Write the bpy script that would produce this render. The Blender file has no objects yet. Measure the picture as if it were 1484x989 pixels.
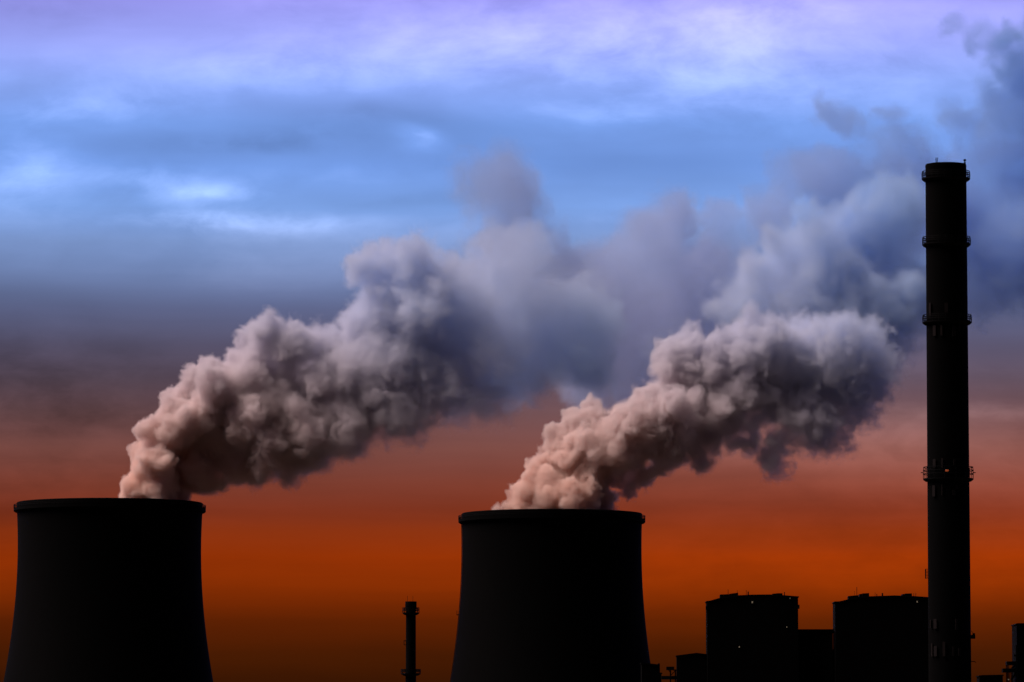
import bpy, bmesh, math, random
import numpy as np
from mathutils import Vector, Matrix

random.seed(7)
rng = np.random.default_rng(11)
scene = bpy.context.scene
C = scene.collection

# ------------------------------------------------------------------ camera
F_PX, W_PX, H_PX, HORIZON = 7000.0, 1484.0, 989.0, 1120.0
EYE = Vector((0.0, 0.0, 2.0))
PITCH = math.atan((HORIZON - H_PX / 2) / F_PX)
cam_d = bpy.data.cameras.new('camera')
cam_d.sensor_width = 36.0
cam_d.lens = F_PX * 36.0 / W_PX
cam_d.clip_start = 1.0
cam_d.clip_end = 60000.0
cam = bpy.data.objects.new('camera', cam_d)
cam.location = EYE
cam.rotation_euler = (math.pi / 2 + PITCH, 0, 0)
C.objects.link(cam)
scene.camera = cam


def ray(px, py):
    """direction of sight for a point of the photograph, with y component 1"""
    a, b = (px - W_PX / 2) / F_PX, (H_PX / 2 - py) / F_PX
    cp, sp = math.cos(PITCH), math.sin(PITCH)
    d = Vector((a, cp - b * sp, sp + b * cp))
    return d / d.y


def P(px, py, Y):
    """world point at distance Y seen at that place"""
    return EYE + ray(px, py) * Y


# ------------------------------------------------------------------ world, sun, exposure
SUN_EL, SUN_BEHIND = math.radians(54), math.radians(2)
SUN_DIR = Vector((-math.cos(SUN_EL) * math.cos(SUN_BEHIND), math.cos(SUN_EL) * math.sin(SUN_BEHIND), math.sin(SUN_EL)))

sun_d = bpy.data.lights.new('sun', 'SUN')
sun_d.energy = 5.0
sun_d.angle = math.radians(40)        # a sun behind thin overcast
sun_d.color = (1.0, 0.80, 0.76)
sun = bpy.data.objects.new('sun', sun_d)
sun.rotation_euler = SUN_DIR.to_track_quat('Z', 'Y').to_euler()
sun.location = (-300, 900, 600)
C.objects.link(sun)

vs = scene.view_settings
vs.view_transform = 'Standard'
vs.look = 'None'
vs.exposure = 0.0
vs.gamma = 1.0
cy = scene.cycles
cy.use_denoising = True
cy.use_adaptive_sampling = True
cy.adaptive_threshold = 0.03
cy.max_bounces = 18
cy.volume_bounces = 10
cy.diffuse_bounces = 3
cy.volume_step_rate = 5.0
cy.volume_max_steps = 512


def lin(c):
    return tuple(((v / 255) / 12.92 if v / 255 <= 0.04045 else ((v / 255 + 0.055) / 1.055) ** 2.4) for v in c)


class NT:
    """small helper to wire nodes"""
    def __init__(self, tree):
        self.t = tree

    def n(self, kind, **kw):
        nd = self.t.nodes.new(kind)
        for k, v in kw.items():
            setattr(nd, k, v)
        return nd

    def put(self, sock, v):
        if hasattr(v, 'is_output') or isinstance(v, bpy.types.NodeSocket):
            self.t.links.new(v, sock)
        elif v is not None:
            sock.default_value = v

    def m(self, op, a, b=None, c=None, clamp=False):
        nd = self.n('ShaderNodeMath', operation=op, use_clamp=clamp)
        for i, v in enumerate((a, b, c)):
            self.put(nd.inputs[i], v)
        return nd.outputs[0]

    def v(self, op, a, b=None, scale=None):
        nd = self.n('ShaderNodeVectorMath', operation=op)
        self.put(nd.inputs[0], a)
        self.put(nd.inputs[1], b)
        if scale is not None:
            self.put(nd.inputs['Scale'], scale)
        return nd.outputs['Value'] if op in ('DOT_PRODUCT', 'LENGTH', 'DISTANCE') else nd.outputs['Vector']

    def rng(self, val, a, b, c, d, smooth=False):
        nd = self.n('ShaderNodeMapRange', interpolation_type='SMOOTHSTEP' if smooth else 'LINEAR')
        for i, v in enumerate((val, a, b, c, d)):
            self.put(nd.inputs[i], v)
        return nd.outputs[0]

    def noise(self, vec, scale, detail=4.0, rough=0.5, dist=0.0):
        nd = self.n('ShaderNodeTexNoise')
        self.put(nd.inputs['Vector'], vec)
        self.put(nd.inputs['Scale'], scale)
        self.put(nd.inputs['Detail'], detail)
        self.put(nd.inputs['Roughness'], rough)
        self.put(nd.inputs['Distortion'], dist)
        return nd

    def xyz(self, vec):
        nd = self.n('ShaderNodeSeparateXYZ')
        self.put(nd.inputs[0], vec)
        return nd.outputs

    def comb(self, x, y, z):
        nd = self.n('ShaderNodeCombineXYZ')
        for i, v in enumerate((x, y, z)):
            self.put(nd.inputs[i], v)
        return nd.outputs[0]


world = bpy.data.worlds.new('World')
scene.world = world
world.use_nodes = True
wt = world.node_tree
wt.nodes.clear()
w = NT(wt)
direction = w.n('ShaderNodeTexCoord').outputs['Generated']
sx, sy, sz = w.xyz(direction)
UNIT = 1000.0                                    # sky angles in thousandths of a radian
az = w.m('MULTIPLY', w.m('ARCTAN2', sx, sy), UNIT)
el = w.m('MULTIPLY', w.m('ARCSINE', sz), UNIT)


def sky_at(px, py):
    d = ray(px, py).normalized()
    return math.atan2(d.x, d.y) * UNIT, math.asin(d.z) * UNIT


# drifting layers: stretched noise, used to bend and to shade the cloud sheet
warp = w.noise(w.comb(w.m('MULTIPLY', az, 0.012), w.m('MULTIPLY', el, 0.035), 0.3), 1.0, 4.0, 0.55)
wx = w.m('MULTIPLY', w.m('SUBTRACT', warp.outputs['Fac'], 0.5), 36.0)
wy = w.m('MULTIPLY', w.m('SUBTRACT', w.xyz(warp.outputs['Color'])[1], 0.5), 10.0)
az2, el2 = w.m('ADD', az, wx), w.m('ADD', el, wy)
broad = w.noise(w.comb(w.m('MULTIPLY', az2, 0.011), w.m('MULTIPLY', el2, 0.042), 4.1), 1.0, 3.0, 0.5).outputs['Fac']
fine = w.noise(w.comb(w.m('MULTIPLY', az2, 0.05), w.m('MULTIPLY', el2, 0.10), 9.7), 1.0, 5.0, 0.58).outputs['Fac']
shade = w.m('ADD', w.m('MULTIPLY', w.m('SUBTRACT', broad, 0.5), 0.5), w.m('MULTIPLY', w.m('SUBTRACT', fine, 0.5), 0.34))
bands = w.noise(w.comb(w.m('MULTIPLY', az2, 0.006), w.m('MULTIPLY', el2, 0.15), 2.2), 1.0, 5.0, 0.6).outputs['Fac']
shade = w.m('ADD', shade, w.m('MULTIPLY', w.m('SUBTRACT', bands, 0.5), w.rng(el, 20.0, 110.0, 0.62, 0.12)))
shade = w.m('MULTIPLY', shade, w.rng(el, 20.0, 110.0, 0.55, 1.15))       # low sky is flatter, seen through more air
# brighter and darker banks of the cloud sheet (place, half size, strength)
BANKS = [((365, 314), (150, 17), 0.42), ((285, 276), (80, 12), 0.34), ((600, 208), (38, 18), 0.34), ((5, 240), (60, 40), 0.22), ((180, 255), (90, 14), 0.16),
         ((1090, 75), (220, 90), 0.18), ((760, 60), (260, 60), 0.15), ((330, 212), (260, 20), -0.26), ((560, 175), (220, 30), -0.2), ((90, 150), (160, 22), 0.12),
         ((560, 292), (190, 24), -0.2), ((60, 20), (220, 40), -0.25), ((1000, 240), (260, 50), -0.12), ((880, 165), (160, 20), 0.1), ((420, 110), (150, 25), 0.12),
         ((1440, 598), (120, 14), 0.3), ((1230, 640), (220, 40), 0.2), ((120, 640), (240, 16), 0.12), ((1160, 20), (120, 30), 0.1), ((-80, 590), (560, 150), -0.40),
         ((1440, 700), (420, 110), 0.10), ((1460, 440), (120, 60), -0.2), ((1300, 835), (460, 60), 0.13), ((80, 840), (500, 90), -0.12), ((1060, 690), (200, 10), -0.1)]
acc = None
for (c, s, g) in BANKS:
    ca, ce = sky_at(*c)
    k = 1000.0 / F_PX
    dv = w.comb(w.m('DIVIDE', w.m('SUBTRACT', az2, ca), s[0] * k), w.m('DIVIDE', w.m('SUBTRACT', el2, ce), s[1] * k), 0.0)
    one = w.m('MULTIPLY', w.m('EXPONENT', w.m('MULTIPLY', w.v('DOT_PRODUCT', dv, dv), -1.0)), g)
    acc = one if acc is None else w.m('ADD', acc, one)
acc = w.m('ADD', w.m('MULTIPLY', acc, w.rng(fine, 0.3, 0.7, 0.25, 1.75)), shade)
# colour by height above the horizon
STOPS = [(1120, (38, 13, 0)), (989, (55, 19, 0)), (950, (68, 24, 0)), (900, (92, 31, 0)), (850, (134, 45, 0)), (808, (150, 50, 2)), (770, (141, 51, 15)),
         (740, (134, 54, 31)), (700, (134, 66, 51)), (650, (132, 80, 73)), (600, (116, 82, 85)), (550, (99, 82, 97)), (500, (93, 88, 114)),
         (450, (96, 103, 140)), (400, (110, 129, 175)), (350, (124, 151, 205)), (300, (126, 164, 232)), (240, (120, 160, 236)), (180, (124, 163, 240)),
         (120, (142, 170, 248)), (60, (154, 166, 248)), (0, (153, 153, 241))]
lo, hi = -5.0, sky_at(742, 0)[1] + 2
ramp = w.n('ShaderNodeValToRGB')
fac = w.rng(el, lo, hi, 0.0, 0.86)
fac2 = w.rng(el, hi, 900.0, 0.0, 0.14)
w.put(ramp.inputs[0], w.m('ADD', fac, fac2))
els = ramp.color_ramp.elements
els[0].position = 0.0
els[0].color = (*lin((30, 12, 2)), 1)
els[1].position = 1.0
els[1].color = (*lin((26, 24, 60)), 1)
for py, col in STOPS:
    e = els.new((sky_at(742, py)[1] - lo) / (hi - lo) * 0.86)
    e.color = (*lin(col), 1)
e = els.new(0.89)
e.color = (*lin((110, 104, 190)), 1)
e = els.new(0.93)
e.color = (*lin((62, 58, 120)), 1)
gain = w.m('MAXIMUM', w.m('ADD', acc, 1.0), 0.15)
col = w.v('SCALE', ramp.outputs['Color'], scale=gain)
lum = w.v('DOT_PRODUCT', ramp.outputs['Color'], (0.3, 0.55, 0.15))
pale = w.v('SCALE', (1.0, 0.86, 0.80), scale=w.m('MULTIPLY', w.m('MULTIPLY', lum, w.rng(el, 45.0, 78.0, 0.0, 1.0)), w.m('MULTIPLY', w.m('MAXIMUM', acc, 0.0), 0.6)))
col = w.v('ADD', col, pale)
# the dusk glow lies on the side one looks at; the sky dims steadily round to the far side
glow = w.rng(w.v('DOT_PRODUCT', direction, (-0.12, 0.993, 0.0)), -0.9, 0.95, 0.06, 1.0, smooth=True)
col = w.v('SCALE', col, scale=glow)
nish = w.n('ShaderNodeTexSky', sky_type='NISHITA', sun_disc=False, sun_elevation=SUN_EL, sun_rotation=math.atan2(SUN_DIR.x, SUN_DIR.y))
bg1 = w.n('ShaderNodeBackground')
w.put(bg1.inputs[0], col)
bg2 = w.n('ShaderNodeBackground')
w.put(bg2.inputs[0], nish.outputs[0])
bg2.inputs[1].default_value = 0.0003
addw = w.n('ShaderNodeAddShader')
w.put(addw.inputs[0], bg1.outputs[0])
w.put(addw.inputs[1], bg2.outputs[0])
w.put(w.n('ShaderNodeOutputWorld').inputs[0], addw.outputs[0])


# ------------------------------------------------------------------ materials
def material(name, base, rough=0.85, var=0.25, scale=0.4, streak=None, metal=0.0, bump=0.3):
    m = bpy.data.materials.new(name)
    m.use_nodes = True
    t = NT(m.node_tree)
    b = m.node_tree.nodes['Principled BSDF']
    co = t.n('ShaderNodeTexCoord').outputs['Object']
    if streak:
        co2 = t.v('MULTIPLY', co, streak)
    else:
        co2 = co
    nz = t.noise(co2, scale, 6.0, 0.6).outputs['Fac']
    big = t.noise(co, scale * 0.12, 3.0, 0.5).outputs['Fac']
    k = t.m('ADD', t.m('MULTIPLY', t.m('ADD', nz, big), var), 1.0 - var)
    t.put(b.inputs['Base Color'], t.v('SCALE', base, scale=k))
    b.inputs['Roughness'].default_value = rough
    b.inputs['Metallic'].default_value = metal
    b.inputs['Specular IOR Level'].default_value = 0.04     # sheen cut so that sunlit faces stay black
    bp = t.n('ShaderNodeBump')
    bp.inputs['Strength'].default_value = bump
    bp.inputs['Distance'].default_value = 0.05
    t.put(bp.inputs['Height'], nz)
    t.put(b.inputs['Normal'], bp.outputs[0])
    return m


M_CONC = material('silhouette_concrete', (0.0009, 0.00087, 0.00085), 0.95, 0.6, 0.5, (1, 1, 0.15))  # shade of the silhouettes is put into the near-black base colour
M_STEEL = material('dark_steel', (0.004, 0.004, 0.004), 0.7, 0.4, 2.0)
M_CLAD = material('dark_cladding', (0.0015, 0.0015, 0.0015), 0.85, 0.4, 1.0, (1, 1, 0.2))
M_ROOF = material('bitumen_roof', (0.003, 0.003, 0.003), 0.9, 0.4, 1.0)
M_GROUND = material('ground_soil', (0.045, 0.04, 0.032), 0.95, 0.6, 0.05)
M_PANEL = material('grey_panel', (0.012, 0.0095, 0.009), 0.55, 0.4, 3.0)


def lamp_material(name, colour, strength):
    m = bpy.data.materials.new(name)
    m.use_nodes = True
    b = m.node_tree.nodes['Principled BSDF']
    b.inputs['Base Color'].default_value = (0.03, 0.03, 0.03, 1)
    b.inputs['Emission Color'].default_value = (*colour, 1)
    b.inputs['Emission Strength'].default_value = strength
    return m


M_LAMP = lamp_material('lamp_glass_warm', (1.0, 0.75, 0.5), 0.12)
M_RED = lamp_material('lamp_glass_red', (0.9, 0.16, 0.04), 0.22)
M_PANE = material('window_glass', (0.02, 0.02, 0.022), 0.35, 0.2, 1.0)


# ------------------------------------------------------------------ mesh helpers
class MB:
    def __init__(self):
        self.v, self.f = [], []

    def add(self, verts, faces):
        o = len(self.v)
        self.v += [tuple(p) for p in verts]
        self.f += [tuple(i + o for i in f) for f in faces]
        return self

    def box(self, x0, x1, y0, y1, z0, z1):
        vs_ = [(x, y, z) for z in (z0, z1) for y in (y0, y1) for x in (x0, x1)]
        return self.add(vs_, [(0, 2, 3, 1), (4, 5, 7, 6), (0, 1, 5, 4), (2, 6, 7, 3), (0, 4, 6, 2), (1, 3, 7, 5)])

    def bar(self, a, b, r=0.06, n=6):
        a, b = Vector(a), Vector(b)
        q = (b - a).to_track_quat('Z', 'Y')
        vs_ = []
        for p in (a, b):
            for i in range(n):
                t = 2 * math.pi * i / n
                vs_.append(p + q @ Vector((r * math.cos(t), r * math.sin(t), 0)))
        fs = [(i, (i + 1) % n, n + (i + 1) % n, n + i) for i in range(n)]
        fs += [tuple(range(n))[::-1], tuple(range(n, 2 * n))]
        return self.add(vs_, fs)

    def lathe(self, prof, n=96, closed=False):
        """prof: list of (r, z), revolved about z"""
        vs_ = [(r * math.cos(2 * math.pi * i / n), r * math.sin(2 * math.pi * i / n), z) for (r, z) in prof for i in range(n)]
        k = len(prof)
        fs = []
        for j in range(k if closed else k - 1):
            j2 = (j + 1) % k
            fs += [(j * n + i, j * n + (i + 1) % n, j2 * n + (i + 1) % n, j2 * n + i) for i in range(n)]
        return self.add(vs_, fs)

    def prism(self, pts, y0, y1):
        """pts: (x, z) outline, extruded along y"""
        n = len(pts)
        vs_ = [(x, y0, z) for x, z in pts] + [(x, y1, z) for x, z in pts]
        fs = [tuple(range(n)), tuple(range(2 * n - 1, n - 1, -1))]
        fs += [(i, i + n, (i + 1) % n + n, (i + 1) % n) for i in range(n)]
        return self.add(vs_, fs)

    def build(self, name, mat, parent=None, smooth=False, loc=None):
        me = bpy.data.meshes.new(name)
        me.from_pydata(self.v, [], self.f)
        me.materials.append(mat)
        bm = bmesh.new()
        bm.from_mesh(me)
        bmesh.ops.recalc_face_normals(bm, faces=bm.faces)
        bm.to_mesh(me)
        bm.free()
        if smooth:
            me.shade_smooth()
            me.set_sharp_from_angle(angle=math.radians(35))
        o = bpy.data.objects.new(name, me)
        C.objects.link(o)
        o.parent = parent
        if loc is not None:
            o.location = loc
        return o


def thing(name, label, cat, loc, group=None):
    o = bpy.data.objects.new(name, None)
    o.empty_display_size = 2
    C.objects.link(o)
    o.location = loc
    o['label'], o['category'] = label, cat
    if group:
        o['group'] = group
    return o


def ring_rail(mb, r, z, h, n_posts, thick=0.06, rails=(0.5, 1.0), seg=64):
    for i in range(n_posts):
        t = 2 * math.pi * i / n_posts
        x, y = r * math.cos(t), r * math.sin(t)
        mb.bar((x, y, z), (x, y, z + h), thick, 5)
    for k in rails:
        zz = z + h * k
        mb.lathe([(r - thick, zz - thick), (r + thick, zz - thick), (r + thick, zz + thick), (r - thick, zz + thick)], seg, True)


# ------------------------------------------------------------------ ground
g = MB()
G = 30000.0
g.add([(-G, -2000, 0), (G, -2000, 0), (G, G, 0), (-G, G, 0)], [(0, 1, 2, 3)])
ground = g.build('ground', M_GROUND)
ground['kind'] = 'structure'


# ------------------------------------------------------------------ cooling towers
def cooling_tower(cx, rim_y, throat_y, hw, k, Y, label):
    px = Y / F_PX                                         # metres per picture unit at that distance
    top = P(cx, rim_y, Y)
    root = thing('cooling_tower', label, 'cooling tower', (top.x, Y, 0), 'cooling towers')
    H = top.z
    zt = P(cx, throat_y, Y).z
    R = hw * px
    rad = lambda z: math.sqrt(R * R + k * (zt - z) ** 2)
    zs = np.linspace(1.0, H - 1.2, 44)
    outer = [(rad(z), z) for z in zs]
    lip = [(rad(H - 1.2) + 0.02, H - 0.9), (rad(H) + 0.0, H - 0.35), (rad(H) - 0.25, H - 0.05), (rad(H) - 0.8, H)]
    inner = [(rad(z) - 1.0, z) for z in zs[::-1]]
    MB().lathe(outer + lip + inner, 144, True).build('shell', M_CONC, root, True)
    MB().lathe([(rad(0) - 1.3, 0), (rad(0) + 0.4, 0), (rad(0) + 0.4, 1.2), (rad(0) - 1.3, 1.2)], 144, True).build('ring_beam', M_CONC, root, True)
    # gallery round the rim
    rg = rad(H - 2)
    gz = H - 2.9
    MB().lathe([(rg - 0.1, gz - 0.55), (rg + 0.7, gz - 0.3), (rg + 1.05, gz), (rg + 1.05, gz + 0.9), (rg + 0.95, gz + 0.9), (rg + 0.95, gz + 0.25), (rg - 0.1, gz + 0.25)], 144, True).build('gallery', M_CONC, root, True)
    r = MB()
    ring_rail(r, rg + 1.0, gz + 0.9, 1.1, 120, 0.08, (0.55, 1.0), 144)
    r.build('railing', M_STEEL, root)
    return root, rad, H


D1, D2 = 1600.0, 1560.0
tower1, rad1, H1 = cooling_tower(159.3, 729.0, 796, 132.5, 0.144, D1, 'concrete cooling tower at far left with the thickest, dark bellied steam plume')
tower2, rad2, H2 = cooling_tower(799.7, 744.5, 795, 130.0, 0.1234, D2, 'concrete cooling tower in mid picture, between the slender stack and the boiler houses')
# service platform and stair ladder on the flank of the middle tower
px2 = (D2) / F_PX


def on_shell(root, rad, z, ang):
    r = rad(z)
    return Vector((r * math.cos(ang), r * math.sin(ang), z))


z0 = P(663, 892, D2).z
b = MB()
r0 = rad2(z0)
b.box(-r0 - 0.8, -r0 + 0.3, -1.2, 1.2, z0, z0 + 0.25)
for yy in (-1.1, 1.1):
    b.bar((-r0 - 0.7, yy, z0 + 0.25), (-r0 - 0.7, yy, z0 + 1.5), 0.07)
b.bar((-r0 - 0.7, -1.1, z0 + 1.5), (-r0 - 0.7, 1.1, z0 + 1.5), 0.07)
b.bar((-r0 - 0.7, -1.1, z0 + 0.9), (-r0 - 0.7, 1.1, z0 + 0.9), 0.06)
b.build('service_platform', M_STEEL, tower2)
b = MB()
ang = math.radians(180 + 9)
prev = None
for i in range(60):
    z = 2 + (H2 - 5) * i / 59
    p = on_shell(tower2, rad2, z, ang) * 1.0
    q = Vector((p.x, p.y, 0)).normalized() * 0.45
    p = p + q
    if prev:
        for s in (-0.3, 0.3):
            tdir = Vector((-q.y, q.x, 0)).normalized() * s
            b.bar(prev + tdir, p + tdir, 0.05, 4)
    tdir = Vector((-q.y, q.x, 0)).normalized() * 0.6
    b.bar(p - tdir, p + tdir, 0.05, 4)
    b.bar(p - q * 1.2, p, 0.05, 4)
    prev = p
b.build('ladder', M_STEEL, tower2)


# ------------------------------------------------------------------ chimneys
def gallery(root, r_in, r_out, z, h, posts, name='platform', thick=0.1, lean=0.12):
    """walkway round a shaft: bracketed deck and its railing"""
    d = MB()
    d.lathe([(r_in - 0.1, z - 1.0), (r_in + (r_out - r_in) * 0.45, z - 0.85), (r_out - 0.05, z - 0.35), (r_out, z), (r_in - 0.1, z + 0.02)], 64, True)
    deck = d.build(name, M_STEEL, root, True)
    r = MB()
    for i in range(posts):
        t = 2 * math.pi * i / posts
        c, s = math.cos(t), math.sin(t)
        r.bar(((r_out - 0.08) * c, (r_out - 0.08) * s, z), ((r_out - 0.08) * c, (r_out - 0.08) * s, z + h * 0.7), thick, 5)
        r.bar(((r_out - 0.08) * c, (r_out - 0.08) * s, z + h * 0.7), ((r_out - 0.08 - lean) * c, (r_out - 0.08 - lean) * s, z + h), thick, 5)
    for k, l in ((0.4, 0), (0.7, 0), (1.0, lean)):
        zz, rr = z + h * k, r_out - 0.08 - l
        r.lathe([(rr - thick, zz - thick), (rr + thick, zz - thick), (rr + thick, zz + thick), (rr - thick, zz + thick)], 64, True)
    r.build('railing', M_STEEL, deck)
    return deck


YC = 1440.0
pc = YC / F_PX
Hc = P(1370, 238.6, YC).z
cxw = P(1373.6, 600, YC).x
chim = thing('tall_chimney', 'tall black concrete chimney with ringed platforms rising past the steam', 'chimney', (cxw, YC, 0))
rc = lambda z: pc * (29.8 + 1.2 * (1 - z / Hc))
zs = np.linspace(0, Hc - 1.0, 40)
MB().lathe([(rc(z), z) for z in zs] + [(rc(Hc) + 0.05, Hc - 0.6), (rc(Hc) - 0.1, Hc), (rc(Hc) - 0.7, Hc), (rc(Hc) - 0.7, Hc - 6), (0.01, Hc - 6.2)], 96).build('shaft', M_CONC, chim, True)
zc = lambda py: P(1370, py, YC).z
for py, rout, h, posts in ((259, 35.4, 2.0, 22), (354, 35.4, 2.0, 22), (467, 36.0, 2.0, 22), (694, 36.6, 3.4, 14)):
    gallery(chim, rc(zc(py)), rout * pc, zc(py), h, posts)
# lightning rods and aerials on the crown
rt = rc(Hc) - 0.35
for dx, hgt, rr in ((-16.2, 1.5, 0.13), (-14.2, 1.5, 0.09)):
    x = dx * pc
    y = -math.sqrt(max(rt * rt - x * x, 0.01))
    MB().bar((x, y, Hc - 0.4), (x, y, Hc + 1.6 - 0.2), rr).build('lightning_rod', M_STEEL, chim)
bx_ = MB()
x = 27.0 * pc
y = -math.sqrt(rt * rt - x * x)
bx_.bar((x, y, Hc - 0.4), (x, y, Hc + 0.9), 0.1)
bx_.box(x - 0.35, x + 0.35, y - 0.3, y + 0.3, Hc + 0.75, Hc + 1.35)
bx_.box(x - 0.3, x + 0.3, y - 0.25, y + 0.25, Hc + 0.05, Hc + 0.45)
bx_.build('beacon', M_STEEL, chim)


def shaft_panel(dx, py0, py1, wpx, mat=None):
    """upright panel aerial held off the shaft"""
    z1_, z0_ = zc(py0), zc(py1)
    r_ = rc(z0_) + 0.35
    a = math.asin(max(-0.995, min(0.995, dx * pc / r_)))
    ww = wpx * pc / 2
    b_ = MB()
    b_.box(-ww, ww, -0.18, 0.12, 0, z1_ - z0_)
    b_.box(-0.08, 0.08, 0.12, 0.5, (z1_ - z0_) * 0.2, (z1_ - z0_) * 0.25)
    b_.box(-0.08, 0.08, 0.12, 0.5, (z1_ - z0_) * 0.75, (z1_ - z0_) * 0.8)
    o_ = b_.build('panel_aerial', mat or M_PANEL, chim)
    o_.location = (r_ * math.sin(a), -r_ * math.cos(a), z0_)
    o_.rotation_euler = (0, 0, a)
    return o_


for dx, a_, b_, wd in ((-26, 441, 459, 4), (-4, 442, 456, 5), (-20.5, 474, 489, 5), (-11, 474, 489, 3), (7, 475, 490, 5), (15, 475, 482, 3),
                       (-22, 667, 679, 5), (-11.5, 666, 680, 3), (6, 667, 676, 3), (-23, 705, 721, 5), (-12, 704, 720, 1.6), (9, 705, 711, 4), (5, 712, 720, 4),
                       (-22.5, 898, 912, 5.5), (-28.5, 899, 911, 2), (7, 898, 914, 3), (-22.5, 937, 952, 5.5), (-27, 933, 952, 3), (-11, 931, 952, 4), (2, 938, 952, 3), (11, 940, 952, 3)):
    shaft_panel(dx, a_, b_, wd)
z_ = zc(684)
r_ = rc(z_) + 0.7
a_ = math.asin(-5.3 * pc / r_)
o = MB().lathe([(0.01, -0.35), (0.5, -0.3), (0.62, 0.0), (0.5, 0.3), (0.01, 0.35)], 16).build('warning_light', M_RED, chim, True)
o.location = (r_ * math.sin(a_), -r_ * math.cos(a_), z_)
bm_ = MB()
bm_.box(-0.12, 0.12, -0.05, 0.8, -0.12, 0.12).build('lamp_arm', M_STEEL, o)
bm_.v = []
# spikes on the third walkway, side box, cage and hook lower down
for s in (-1, 1):
    MB().bar((s * 36.0 * pc, 0, zc(685.3)), (s * 39.8 * pc, 0, zc(685.3)), 0.14).build('outrigger', M_STEEL, chim)
rr = rc(zc(832))
b = MB()
for k in range(4):
    zz = zc(825 + 4.5 * k)
    b.bar((-rr - 0.0, -0.4, zz), (-rr - 0.75, -0.4, zz), 0.06)
b.bar((-rr - 0.75, -0.4, zc(825)), (-rr - 0.75, -0.4, zc(839)), 0.17)
b.bar((-rr - 0.3, -0.4, zc(826)), (-rr - 0.3, -0.4, zc(838)), 0.08)
b.build('side_aerial', M_STEEL, chim)
rr = rc(zc(922))
b = MB()
b.box(rr - 0.2, rr + 1.25, -0.7, 0.7, zc(926), zc(920.5))
b.box(rr + 0.55, rr + 1.2, -0.6, 0.6, zc(920.5), zc(918))
b.bar((rr, -0.5, zc(914.5)), (rr + 0.9, -0.5, zc(919)), 0.06)
b.build('side_cage', M_STEEL, chim)
b = MB()
b.bar((rr - 0.1, 0, zc(959)), (rr + 1.1, 0, zc(959)), 0.13)
b.bar((rr + 1.1, 0, zc(959)), (rr + 1.45, 0, zc(960.6)), 0.1)
b.build('hook_lamp', M_STEEL, chim)

# slender stack between the towers
YS = 1680.0
ps = YS / F_PX
Hs = P(595.6, 872, YS).z
st = thing('slender_stack', 'slender dark stack with two small platforms standing between the cooling towers', 'chimney', (P(595.4, 930, YS).x, YS, 0))
zs_ = lambda py: P(595, py, YS).z
MB().lathe([(7.7 * ps, 0), (7.7 * ps, zs_(976)), (7.3 * ps, zs_(974)), (7.2 * ps, zs_(882))], 40).build('shaft', M_CONC, st, True)
MB().lathe([(7.2 * ps, zs_(885)), (8.3 * ps, zs_(882)), (8.3 * ps, Hs - 0.1), (8.1 * ps, Hs), (7.2 * ps, Hs), (7.0 * ps, Hs - 3), (0.01, Hs - 3)], 40).build('crown', M_CONC, st, True)
gallery(st, 7.2 * ps, 12.2 * ps, zs_(888), 1.6, 10, 'platform', 0.12, 0.0)
gallery(st, 7.3 * ps, 14.4 * ps, zs_(976), 1.3, 12, 'platform', 0.12, 0.0)
for dx in (-4.8, 3.0):
    MB().bar((dx * ps, -6.5 * ps, Hs - 0.3), (dx * ps, -6.5 * ps, Hs + 8 * ps), 0.05).build('lightning_rod', M_STEEL, st)
b = MB()
b.box(-10.2 * ps, -7.0 * ps, -0.6, 0.6, zs_(929.5), zs_(928.5))
b.box(-10.2 * ps, -9.4 * ps, -0.6, 0.6, zs_(934.5), zs_(929.5))
b.box(-10.2 * ps, -7.0 * ps, -0.6, 0.6, zs_(935.3), zs_(934.5))
b.build('bracket_frame', M_STEEL, st)


# ------------------------------------------------------------------ boiler houses and lower buildings
def building(name, label, outline, Y, depth, cat='building', wall_mat=None, group=None):
    """outline: roofline in the photograph from one wall to the other; the body goes back by depth"""
    pts = [P(x, y, Y) for x, y in outline]
    x0 = (pts[0].x + pts[-1].x) / 2
    root = thing(name, label, cat, (x0, Y, 0), group)
    body = [(p.x - x0, p.z - 0.35) for p in pts]
    poly = [(body[0][0], 0)] + body + [(body[-1][0], 0)]
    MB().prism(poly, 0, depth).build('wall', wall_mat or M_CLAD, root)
    top = [(p.x - x0, p.z) for p in pts]
    top[0] = (top[0][0] - 0.25, top[0][1])
    top[-1] = (top[-1][0] + 0.25, top[-1][1])
    sl = top + [(x, z - 0.34) for x, z in reversed(top)]
    MB().prism(sl, -0.3, depth + 0.3).build('roof', M_ROOF, root)
    return root, x0


def roof_box(root, x0, Y, xa, xb, ya, yb, base_y, d0=4.0, d1=10.0, name='roof_unit'):
    a_, b_ = P(xa, ya, Y + d0), P(xb, yb, Y + d0)
    zb = P(xa, base_y, Y).z - 0.4
    MB().prism([(a_.x - x0, zb), (a_.x - x0, a_.z), (b_.x - x0, b_.z), (b_.x - x0, zb)], d0, d1).build(name, M_CLAD, root)


def roof_rod(root, x0, Y, x_, ya, yb, r=0.07, d=5.0, name='aerial'):
    a_, b_ = P(x_, yb, Y + d), P(x_, ya, Y + d)
    MB().bar((a_.x - x0, d, a_.z - 0.8), (b_.x - x0, d, b_.z), r).build(name, M_STEEL, root)


def wall_lamp(root, x0, Y, x_, y_, s=0.2):
    p = P(x_, y_, Y)
    o_ = MB().box(-s, s, -0.3, -0.05, -s * 1.4, s * 1.4).build('lamp', M_LAMP, root, loc=(p.x - x0, 0, p.z))
    MB().box(-s * 1.3, s * 1.3, -0.4, 0.05, s * 1.45, s * 1.75).build('lamp_hood', M_STEEL, o_)


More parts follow.
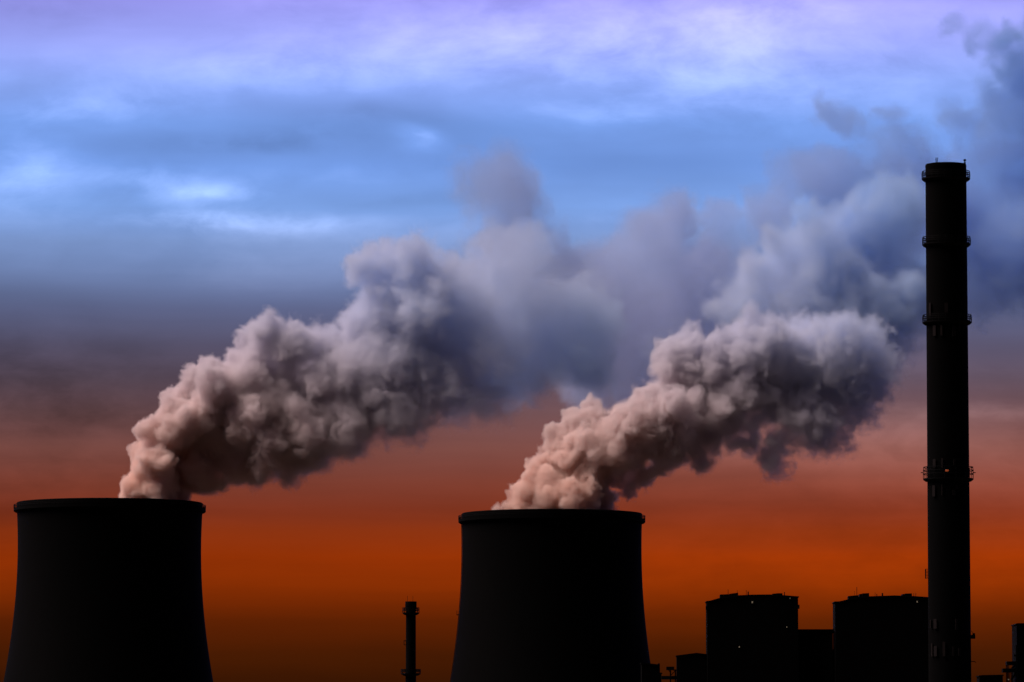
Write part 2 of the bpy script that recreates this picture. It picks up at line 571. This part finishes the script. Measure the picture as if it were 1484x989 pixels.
YB = 1485.0
ba, xa_ = building('boiler_house', 'boiler house nearer the middle cooling tower, with wall lamps and stepped roof units',
                   [(1024.9, 871.2), (1028, 871), (1044, 866.5), (1070, 863), (1090, 862), (1115, 861.8), (1135, 862.8), (1156.6, 864.6)], YB, 11, group='boiler houses')
roof_box(ba, xa_, YB, 1044, 1057, 861.8, 861.3, 867)
roof_box(ba, xa_, YB, 1057.2, 1069.8, 860.8, 859.2, 865, 3.5, 9.5)
roof_box(ba, xa_, YB, 1120, 1125, 860.6, 860.4, 863)
roof_box(ba, xa_, YB, 1125.2, 1134, 860.0, 860.0, 863, 3.5, 9)
for x_, y0_, y1_, r_ in ((1055.2, 854.6, 862, 0.08), (1068.5, 855.5, 862, 0.06), (1081.5, 855.5, 863, 0.07), (1136.8, 858.4, 864, 0.15)):
    roof_rod(ba, xa_, YB, x_, y0_, y1_, r_)
roof_rod(ba, xa_, YB, 1084.3, 857.6, 863, 0.22, name='vent_pipe')
for x_, y_, s in ((1090.2, 873, 0.2), (1140.2, 909, 0.12), (1071.4, 937.8, 0.16), (1144.8, 867.3, 0.1)):
    wall_lamp(ba, xa_, YB, x_, y_, s)
for x_, y_, wd in ((1024.3, 881, 0.5), (1157.0, 879.5, 0.7)):
    p = P(x_, y_, YB)
    MB().box(p.x - xa_ - wd / 2, p.x - xa_ + wd / 2, -0.25, 3.0, p.z - 0.6, p.z + 0.6).build('downpipe_head', M_STEEL, ba)

bb, xb_ = building('boiler_house', 'boiler house with several roof units standing against the tall chimney',
                   [(1210.3, 872), (1216, 871.8), (1230, 868.6), (1246, 865), (1296, 863.2), (1322, 864), (1345.0, 865.6)], YB, 11, group='boiler houses')
roof_box(bb, xb_, YB, 1230, 1244, 864, 862.8, 869)
roof_box(bb, xb_, YB, 1245.8, 1250, 861.2, 860.6, 866, 5, 10)
roof_box(bb, xb_, YB, 1250.2, 1259.6, 860.2, 859.8, 866, 4, 10)
roof_box(bb, xb_, YB, 1308, 1312, 861.2, 861, 865)
roof_box(bb, xb_, YB, 1312.2, 1321.7, 860.4, 860.2, 865, 3.5, 9)
for x_, y0_, y1_, r_ in ((1241.7, 851, 865, 0.09), (1238.4, 857, 864, 0.04), (1268.2, 859, 865, 0.06), (1270.7, 861, 865, 0.12), (1324.3, 860, 866, 0.09), (1327.2, 860, 866, 0.09)):
    roof_rod(bb, xb_, YB, x_, y0_, y1_, r_)
roof_rod(bb, xb_, YB, 1278.8, 859.8, 865, 0.26, name='vent_pipe')
wall_lamp(bb, xb_, YB, 1329.1, 872.4, 0.17)
p0, p1_ = P(1344.6, 888, YB), P(1350, 880, YB)
MB().box(p0.x - xb_, p1_.x - xb_, 1, 6, p0.z, p1_.z).build('flue_duct', M_STEEL, bb)

bc, xc_ = building('bunker_bay', 'flat roofed lower block between the two boiler houses', [(1157.4, 912.2), (1206.8, 912.2)], YB + 4, 8)
p = P(1207.8, 915.8, YB + 4)
MB().box(p.x - xc_ - 0.3, p.x - xc_ + 0.15, 1, 2, p.z - 0.4, p.z + 0.4).build('gutter_head', M_STEEL, bc)
p, p2_ = P(1206.6, 944, YB + 5), P(1210.6, 936, YB + 5)
MB().box(p.x - xc_, p2_.x - xc_, 4, 9, 0, p2_.z - 1.0).build('link_passage', M_CLAD, bc)

bd, xd_ = building('workshop', 'low shallow gabled building at the foot of a boiler house', [(981, 950.2), (1009.7, 946.4), (1024.4, 948.4)], YB + 3, 6)
be, xe_ = building('pump_house', 'low block standing before the foot of the middle cooling tower', [(930, 960.5), (944, 962), (953.6, 963.2), (954, 961.6), (956.2, 961.8), (956.4, 975), (958.6, 975.2)], YB + 10, 12)

# conveyor bridge with a lamp gantry
gx = P(971, 989, YB + 6).x
gan = thing('conveyor_bridge', 'small pipe bridge and lamp post between two low blocks', 'bridge', (gx, YB + 6, 0))
q = lambda x_, y_: (P(x_, y_, YB + 6).x - gx, P(x_, y_, YB + 6).z)
x1_, zt_ = q(958.8, 980)
x2_, zb_ = q(980.8, 985)
MB().box(x1_, x2_, -1, 1, zb_, zt_).build('deck', M_STEEL, gan)
for xx in (971.4, 978.6):
    x_, z_ = q(xx, 970.5)
    MB().box(x_ - 0.2, x_ + 0.2, -1.3, -1.05, 0, z_).build('post', M_STEEL, gan)
b = MB()
xa2, za2 = q(965.4, 971.6)
xb2, zb2 = q(976.8, 966.6)
b.box(xa2, xb2, -1.9, -0.6, za2, zb2)
b.build('lamp_housing', M_STEEL, gan)
b = MB()
(x_, z_), (x2_, z2_) = q(975.5, 972.4), q(980.6, 970.9)
b.box(x_, x2_, -1.5, -0.9, z_, z2_)
b.bar((q(969, 972)[0], -1.2, q(969, 971.6)[1]), (q(971.4, 975)[0], -1.2, q(971.4, 975)[1]), 0.15)
b.bar((q(972, 979)[0], -1.2, q(972, 979)[1]), (q(978, 973)[0], -1.2, q(978, 973)[1]), 0.12)
b.build('brace', M_STEEL, gan)

# tower block and stepped platforms at the edge
YE = 1450.0
bt, xt_ = building('coal_tower', 'dark tower block cut by the picture edge beyond the tall chimney', [(1473.4, 904), (1475, 903.4), (1525, 903.4)], YE, 14)
p = P(1471.6, 950, YE)
MB().box(p.x - xt_ - 0.35, p.x - xt_ + 0.4, 1, 2, p.z - 0.25, p.z + 0.25).build('wall_bracket', M_STEEL, bt)
p = P(1472.8, 935, YE)
MB().box(p.x - xt_ - 0.05, p.x - xt_ + 1.0, 0.6, 9, 0, p.z).build('pilaster', M_CLAD, bt)
stg = thing('loading_stage', 'two stepped open platforms on posts beside the dark tower block', 'platform', (P(1463, 975, YE).x, YE + 3, 0))
sx_ = stg.location.x
q = lambda x_, y_: (P(x_, y_, YE + 3).x - sx_, P(x_, y_, YE + 3).z)
for (xa3, xb3, ya3, yb3) in ((1458.2, 1473.2, 959, 964.2), (1452.6, 1473.2, 969.2, 974.8)):
    (x_, z1_), (x2_, z0_) = q(xa3, ya3), q(xb3, yb3)
    MB().box(x_, x2_, -2.2, 2.2, z0_, z1_).build('deck', M_STEEL, stg)
for xx, yt in ((1459.2, 964), (1461.6, 974.5), (1466, 974.5)):
    x_, z_ = q(xx, yt)
    for yy in (-1.7, 1.7):
        MB().box(x_ - 0.13, x_ + 0.13, yy - 0.13, yy + 0.13, 0, z_).build('post', M_STEEL, stg)
x_, z_ = q(1461, 964)
x2_, z2_ = q(1461.2, 969.4)
MB().box(x_ - 0.1, x_ + 0.1, -1.8, -1.6, z2_, z_).build('post', M_STEEL, stg)
b = MB()
b.bar((q(1466, 969)[0], 0, q(1466, 969)[1]), (q(1473, 963.5)[0], 0, q(1473, 963.5)[1]), 0.3)
b.bar((q(1466, 985)[0], 0, q(1466, 985)[1]), (q(1473, 974)[0], 0, q(1473, 974)[1]), 0.25)
b.build('brace', M_STEEL, stg)
p = q(1460.4, 985.3)
MB().box(p[0] - 0.18, p[0] + 0.18, -2.5, -2.25, p[1] - 0.15, p[1] + 0.15).build('lamp', M_LAMP, stg)
bs, xs_ = building('switch_house', 'low flat roofed shed between the tall chimney and the loading stage', [(1419.6, 979.2), (1424, 978.6), (1453.3, 978)], YE + 2, 9)


# ------------------------------------------------------------------ steam
def icosphere(sub):
    bm = bmesh.new()
    bmesh.ops.create_icosphere(bm, subdivisions=sub, radius=1.0)
    v = np.array([p.co[:] for p in bm.verts])
    f = np.array([[q.index for q in fc.verts] for fc in bm.faces])
    bm.free()
    return v, f


ICO = {1: icosphere(1), 2: icosphere(2)}


def sphere_dirs(n):
    d = rng.normal(size=(n, 3))
    return d / np.linalg.norm(d, axis=1)[:, None]


def puff_mesh(name, balls, voxel, kids=(12, 5), kid_r=((0.25, 0.66), (0.25, 0.6))):
    """union of billows: each ball carries smaller balls on its skin, and those smaller ones again"""
    V, Fc, off = [], [], 0

    def put(c, r, sub):
        nonlocal off
        v, f = ICO[sub]
        V.append(v * r + c)
        Fc.append(f + off)
        off += len(v)
    for c, r in balls:
        put(c, r, 2)
        for d in sphere_dirs(kids[0]):
            rk = r * (kid_r[0][0] + (kid_r[0][1] - kid_r[0][0]) * rng.uniform() ** 1.8)
            ck = c + d * (r * rng.uniform(0.8, 1.0))
            put(ck, rk, 2)
            for d2 in sphere_dirs(kids[1]):
                if d2 @ d < -0.2:
                    continue
                rg_ = rk * rng.uniform(*kid_r[1])
                put(ck + d2 * rk * 0.95, rg_, 1)
    V, Fc = np.concatenate(V), np.concatenate(Fc)
    me = bpy.data.meshes.new(name + '_raw')
    me.vertices.add(len(V))
    me.vertices.foreach_set('co', V.astype(np.float32).ravel())
    me.loops.add(Fc.size)
    me.loops.foreach_set('vertex_index', Fc.astype(np.int32).ravel())
    me.polygons.add(len(Fc))
    me.polygons.foreach_set('loop_start', (np.arange(len(Fc)) * 3).astype(np.int32))
    me.update(calc_edges=True)
    tmp = bpy.data.objects.new(name + '_raw', me)
    C.objects.link(tmp)
    md = tmp.modifiers.new('remesh', 'REMESH')
    md.mode = 'VOXEL'
    md.voxel_size = voxel
    dg = bpy.context.evaluated_depsgraph_get()
    out = bpy.data.meshes.new_from_object(tmp.evaluated_get(dg))
    bpy.data.objects.remove(tmp)
    bpy.data.meshes.remove(me)
    out.name = name
    return out


def steam_material(name, near_light_tint, far_light_tint, near, far, anis):
    """warm to blue light of the sky is painted into the steam colour by distance"""
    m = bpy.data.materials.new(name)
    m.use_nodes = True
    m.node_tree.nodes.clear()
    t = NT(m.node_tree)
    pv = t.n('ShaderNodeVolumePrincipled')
    light_mix = t.rng(t.v('LENGTH', t.v('MULTIPLY', t.n('ShaderNodeTexCoord').outputs['Object'], (0.6, 0.6, 1.0))), near, far, 0.0, 1.0)
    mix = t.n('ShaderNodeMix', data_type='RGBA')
    t.put(mix.inputs[0], light_mix)
    mix.inputs[6].default_value = (*near_light_tint, 1)
    mix.inputs[7].default_value = (*far_light_tint, 1)
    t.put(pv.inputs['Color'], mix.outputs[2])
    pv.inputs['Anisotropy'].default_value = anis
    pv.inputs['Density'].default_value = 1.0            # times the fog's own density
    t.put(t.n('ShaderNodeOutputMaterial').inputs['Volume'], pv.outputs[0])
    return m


def steam(name, mesh, mat, voxel, soft, amp, dens, x0, x1, scale, loc, warp=2.0, seed=0.0, patchy=(0.55, 1.45), cut=None):
    """fills the billow mesh with a fog whose skin is frayed by turbulence; soft, amp, dens: (at x0, at x1)"""
    o = bpy.data.objects.new(name, mesh)
    C.objects.link(o)
    o.location = loc
    mesh.materials.clear()
    mesh.materials.append(mat)
    ng = bpy.data.node_groups.new(name + '_fog', 'GeometryNodeTree')
    ng.interface.new_socket('Geometry', in_out='INPUT', socket_type='NodeSocketGeometry')
    ng.interface.new_socket('Geometry', in_out='OUTPUT', socket_type='NodeSocketGeometry')
    t = NT(ng)
    gi, go = t.n('NodeGroupInput'), t.n('NodeGroupOutput')
    pos = t.n('GeometryNodeInputPosition').outputs[0]
    tt = t.rng(t.xyz(pos)[0], x0, x1, 0.0, 1.0)
    mixv = lambda ab: t.m('ADD', t.m('MULTIPLY', tt, ab[1] - ab[0]), ab[0])
    sp = t.v('ADD', pos, (seed * 37.0, seed * 11.0, seed * 23.0))
    wn = t.noise(sp, scale * 0.5, 3.0, 0.55)
    wv = t.v('SCALE', t.v('SUBTRACT', wn.outputs['Color'], (0.5, 0.5, 0.5)), scale=warp * 2)
    qp = t.v('ADD', pos, wv)
    sdf = t.n('GeometryNodeMeshToSDFGrid')
    t.put(sdf.inputs['Mesh'], gi.outputs[0])
    sdf.inputs['Voxel Size'].default_value = voxel * 1.3
    sdf.inputs['Band Width'].default_value = int(12 / voxel)
    smp = t.n('GeometryNodeSampleGrid')
    t.put(smp.inputs['Grid'], sdf.outputs[0])
    t.put(smp.inputs['Position'], qp)
    sd = t.m('MULTIPLY', smp.outputs[0], -1.0)
    nz = t.noise(t.v('ADD', sp, t.v('SCALE', wv, scale=0.7)), scale, 6.0, 0.66, 0.9).outputs['Fac']
    fray = t.m('MULTIPLY', t.m('SUBTRACT', nz, 0.5), t.m('MULTIPLY', mixv(amp), 2.0))
    sw = mixv(soft)
    d = t.rng(t.m('ADD', t.m('ADD', sd, fray), t.m('MULTIPLY', sw, 0.35)), 0.0, sw, 0.0, 1.0, smooth=True)
    # thinner and thicker patches inside
    inner = t.noise(sp, scale * 0.45, 3.0, 0.5).outputs['Fac']
    d = t.m('MULTIPLY', d, t.m('MULTIPLY', mixv(dens), t.rng(inner, 0.3, 0.7, patchy[0], patchy[1])))
    co = np.empty(len(mesh.vertices) * 3, np.float32)
    mesh.vertices.foreach_get('co', co)
    co = co.reshape(-1, 3)
    pad = max(amp) * 0.5 + warp * 0.6 + max(soft) * 0.35
    mn, mx = co.min(0) - pad, co.max(0) + pad
    if cut:                                             # the plume's head and tail meet in a cross-fade
        xa, xb, head = cut
        part = co[co[:, 0] < xb + pad] if head else co[co[:, 0] > xa - pad]
        mn, mx = part.min(0) - pad, part.max(0) + pad
        if head:
            mx[0] = xb
        else:
            mn[0] = xa
        d = t.m('MULTIPLY', d, t.rng(t.xyz(pos)[0], xa, xb, 1.0 if head else 0.0, 0.0 if head else 1.0))
    vc = t.n('GeometryNodeVolumeCube')
    t.put(vc.inputs['Density'], d)
    vc.inputs['Min'].default_value = mn.tolist()
    vc.inputs['Max'].default_value = mx.tolist()
    for ax, s in zip('XYZ', mx - mn):
        vc.inputs['Resolution ' + ax].default_value = max(8, int(s / voxel))
    sm = t.n('GeometryNodeSetMaterial')
    t.put(sm.inputs[0], vc.outputs[0])
    sm.inputs['Material'].default_value = mat
    t.put(go.inputs[0], sm.outputs[0])
    md = o.modifiers.new('fog', 'NODES')
    md.node_group = ng
    md.show_viewport = False                            # evaluated once, for the render
    print('STEAM', name, len(mesh.vertices), (mx - mn), [int(s / voxel) for s in mx - mn])
    return o


def balls_from(puffs, Y, origin, depth=0.6, back=0.0, copies=2, fill=0.92):
    """puffs: places and sizes in the photograph; each gets a depth of its own, so the plume is as thick as it is tall"""
    px = Y / F_PX
    out = []
    for q in puffs:
        x, y, r = q[:3]
        for k in range(copies):
            dy = rng.uniform(-1, 1) * depth * 60 * px * (1.0 if r > 25 else 0.4) + back * (x - puffs[0][0]) * px
            rr = r * (1.0 if k == 0 else 0.8)
            c = P(x, y, Y + dy)
            out.append((np.array(c - Vector(origin)), rr * fill * px))
    return out


PUFFS1 = [(200, 708, 26), (235, 705, 34), (262, 716, 18), (222, 668, 34), (255, 672, 38), (285, 682, 30), (226, 636, 22), (250, 622, 36), (290, 642, 46),
          (263, 585, 28), (300, 600, 46), (340, 640, 50), (290, 550, 27), (325, 566, 42), (360, 612, 55), (368, 492, 24), (392, 484, 30), (365, 545, 42),
          (400, 580, 56), (400, 640, 50), (430, 498, 34), (470, 500, 34), (440, 560, 58), (450, 622, 50), (500, 540, 50), (520, 580, 56), (500, 608, 44),
          (522, 480, 30), (540, 470, 42), (560, 530, 58), (580, 590, 46), (530, 385, 26), (560, 382, 34), (600, 386, 38), (640, 405, 38), (570, 440, 52),
          (620, 450, 56), (620, 540, 66), (640, 510, 56), (680, 440, 46), (690, 500, 64), (680, 560, 44), (320, 702, 14), (375, 688, 17), (420, 688, 16),
          (450, 662, 22), (350, 675, 30), (300, 697, 20), (560, 628, 16), (600, 618, 18), (710, 575, 30), (650, 590, 14), (735, 598, 12), (520, 650, 12)]
PUFFS2 = [(800, 720, 34), (738, 733, 9), (760, 718, 22), (795, 706, 32), (840, 716, 33), (875, 724, 20), (785, 678, 20), (820, 666, 34), (860, 682, 32), (810, 642, 22),
          (845, 642, 36), (880, 652, 33), (833, 609, 18), (862, 604, 21), (850, 622, 28), (900, 620, 28), (930, 612, 38), (920, 650, 33), (900, 690, 18),
          (950, 585, 32), (980, 602, 42), (970, 640, 28), (972, 512, 24), (1003, 503, 26), (968, 532, 18), (1000, 552, 38), (1040, 540, 44), (1030, 600, 38),
          (1065, 612, 22), (1070, 520, 40), (1080, 565, 36), (1100, 500, 44), (1120, 545, 42), (1150, 520, 50), (1170, 560, 38), (1200, 530, 50), (1240, 540, 42),
          (1268, 552, 26), (1278, 535, 22), (1190, 610, 34), (1212, 618, 24), (1187, 640, 14), (1110, 650, 14), (1010, 640, 18), (945, 680, 13), (1150, 590, 34), (1180, 588, 36), (1222, 590, 32), (1250, 575, 28), (1118, 660, 16), (1130, 640, 18), (1085, 640, 16),
          (1012, 660, 14), (935, 692, 15), (915, 706, 15), (958, 670, 20), (1225, 640, 14), (1000, 625, 30), (1180, 500, 44), (1230, 500, 44), (1265, 520, 34), (1120, 490, 34), (720, 738, 6), (1275, 575, 16),
          (1150, 640, 14), (1205, 645, 15), (1060, 640, 14), (1035, 645, 14), (1108, 606, 20), (1092, 618, 14), (1128, 682, 14), (1020, 668, 14)]

DRIFT1 = [(690, 420, 44), (700, 395, 36), (740, 385, 44), (780, 400, 46), (740, 450, 60), (800, 450, 55), (750, 520, 60), (820, 500, 52), (832, 430, 34), (722, 352, 26), (860, 470, 44), (850, 515, 40),
          (760, 352, 30)]
DRIFT2 = [(1060, 440, 34), (1100, 395, 36), (1140, 365, 34), (1178, 335, 32), (1120, 450, 50), (1180, 410, 58), (1240, 440, 66), (1220, 355, 46), (1280, 385, 56),
          (1290, 460, 50), (1200, 480, 56), (1320, 420, 46), (1260, 310, 40), (1300, 290, 46), (1160, 470, 50)]
VEIL = [(900, 480, 80), (900, 400, 60), (840, 400, 50), (1040, 480, 50), (1060, 370, 46), (1150, 250, 40), (1290, 220, 44), (1330, 340, 50), (860, 520, 60), (930, 540, 50), (1000, 450, 50), (722, 264, 50), (690, 252, 30), (755, 272, 36), (708, 305, 36), (745, 318, 40), (725, 335, 36), (800, 340, 30), (960, 500, 70), (880, 550, 56), (930, 420, 60), (950, 350, 46), (985, 312, 32), (1050, 320, 36), (1010, 400, 50), (1110, 310, 36), (1220, 165, 26),
        (1246, 182, 22), (1200, 260, 50), (1380, 320, 60), (1440, 390, 60), (1490, 330, 60), (1425, 235, 46), (1465, 180, 46), (1405, 180, 26), (1376, 168, 18),
        (1450, 285, 56), (1388, 22, 22), (1418, 40, 22), (1460, 62, 26), (1482, 110, 32), (1520, 60, 50), (1540, 200, 70), (1560, 380, 70), (1340, 240, 40)]

mouth1 = P(230, 729, D1)
mouth1.z = H1 - 4
mouth2 = P(820, 744.5, D2)
mouth2.z = H2 - 4
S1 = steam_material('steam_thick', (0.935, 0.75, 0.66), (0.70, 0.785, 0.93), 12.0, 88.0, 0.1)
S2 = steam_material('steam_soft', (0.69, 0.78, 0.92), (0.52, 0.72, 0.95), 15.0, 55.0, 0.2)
S3 = steam_material('steam_veil', (0.67, 0.74, 0.90), (0.34, 0.58, 0.93), 12.0, 120.0, 0.2)  # far tint also darker: shade painted into the colour
PLUMES = [  # name, puffs, distance, origin, depth, fill, mesh voxel, kids, material, fog voxel, soft, fray, density, span, noise scale, warp, seed, patchy, label
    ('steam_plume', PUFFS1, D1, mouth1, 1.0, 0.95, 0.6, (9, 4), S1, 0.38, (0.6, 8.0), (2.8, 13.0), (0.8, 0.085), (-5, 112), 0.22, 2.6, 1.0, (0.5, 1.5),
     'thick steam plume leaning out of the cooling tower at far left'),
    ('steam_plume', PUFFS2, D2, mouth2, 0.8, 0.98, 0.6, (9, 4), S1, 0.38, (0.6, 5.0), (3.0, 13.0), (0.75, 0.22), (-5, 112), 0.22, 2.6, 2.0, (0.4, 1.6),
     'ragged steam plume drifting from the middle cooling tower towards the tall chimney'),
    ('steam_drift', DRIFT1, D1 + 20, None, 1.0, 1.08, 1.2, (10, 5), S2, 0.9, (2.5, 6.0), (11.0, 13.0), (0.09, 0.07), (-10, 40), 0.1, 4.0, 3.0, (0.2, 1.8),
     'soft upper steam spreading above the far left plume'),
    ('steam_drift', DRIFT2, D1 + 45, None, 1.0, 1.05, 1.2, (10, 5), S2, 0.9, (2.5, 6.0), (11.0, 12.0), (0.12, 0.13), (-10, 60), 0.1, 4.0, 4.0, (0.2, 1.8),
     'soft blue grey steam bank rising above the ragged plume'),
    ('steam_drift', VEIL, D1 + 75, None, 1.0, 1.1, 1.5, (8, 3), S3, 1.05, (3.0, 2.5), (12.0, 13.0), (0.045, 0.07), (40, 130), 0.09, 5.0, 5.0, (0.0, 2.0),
     'thin veil of steam spread across the sky behind the tall chimney'),
]
meshes = []
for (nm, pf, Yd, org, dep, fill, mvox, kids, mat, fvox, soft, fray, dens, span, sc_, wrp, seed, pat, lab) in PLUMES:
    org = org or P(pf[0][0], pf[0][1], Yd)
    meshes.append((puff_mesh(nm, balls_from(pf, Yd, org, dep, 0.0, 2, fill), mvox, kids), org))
for (mm, org), (nm, pf, Yd, _o, dep, fill, mvox, kids, mat, fvox, soft, fray, dens, span, sc_, wrp, seed, pat, lab) in zip(meshes, PLUMES):
    thick = nm == 'steam_plume'
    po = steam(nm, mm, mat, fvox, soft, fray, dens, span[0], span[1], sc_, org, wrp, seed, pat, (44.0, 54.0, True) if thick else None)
    po['label'], po['category'], po['kind'] = lab, 'steam', 'stuff'
    if thick:                                           # further on the steam is soft: coarser fog
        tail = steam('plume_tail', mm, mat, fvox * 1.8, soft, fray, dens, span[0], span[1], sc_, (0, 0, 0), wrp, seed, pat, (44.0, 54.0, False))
        tail.parent = po
        tail['kind'] = 'stuff'
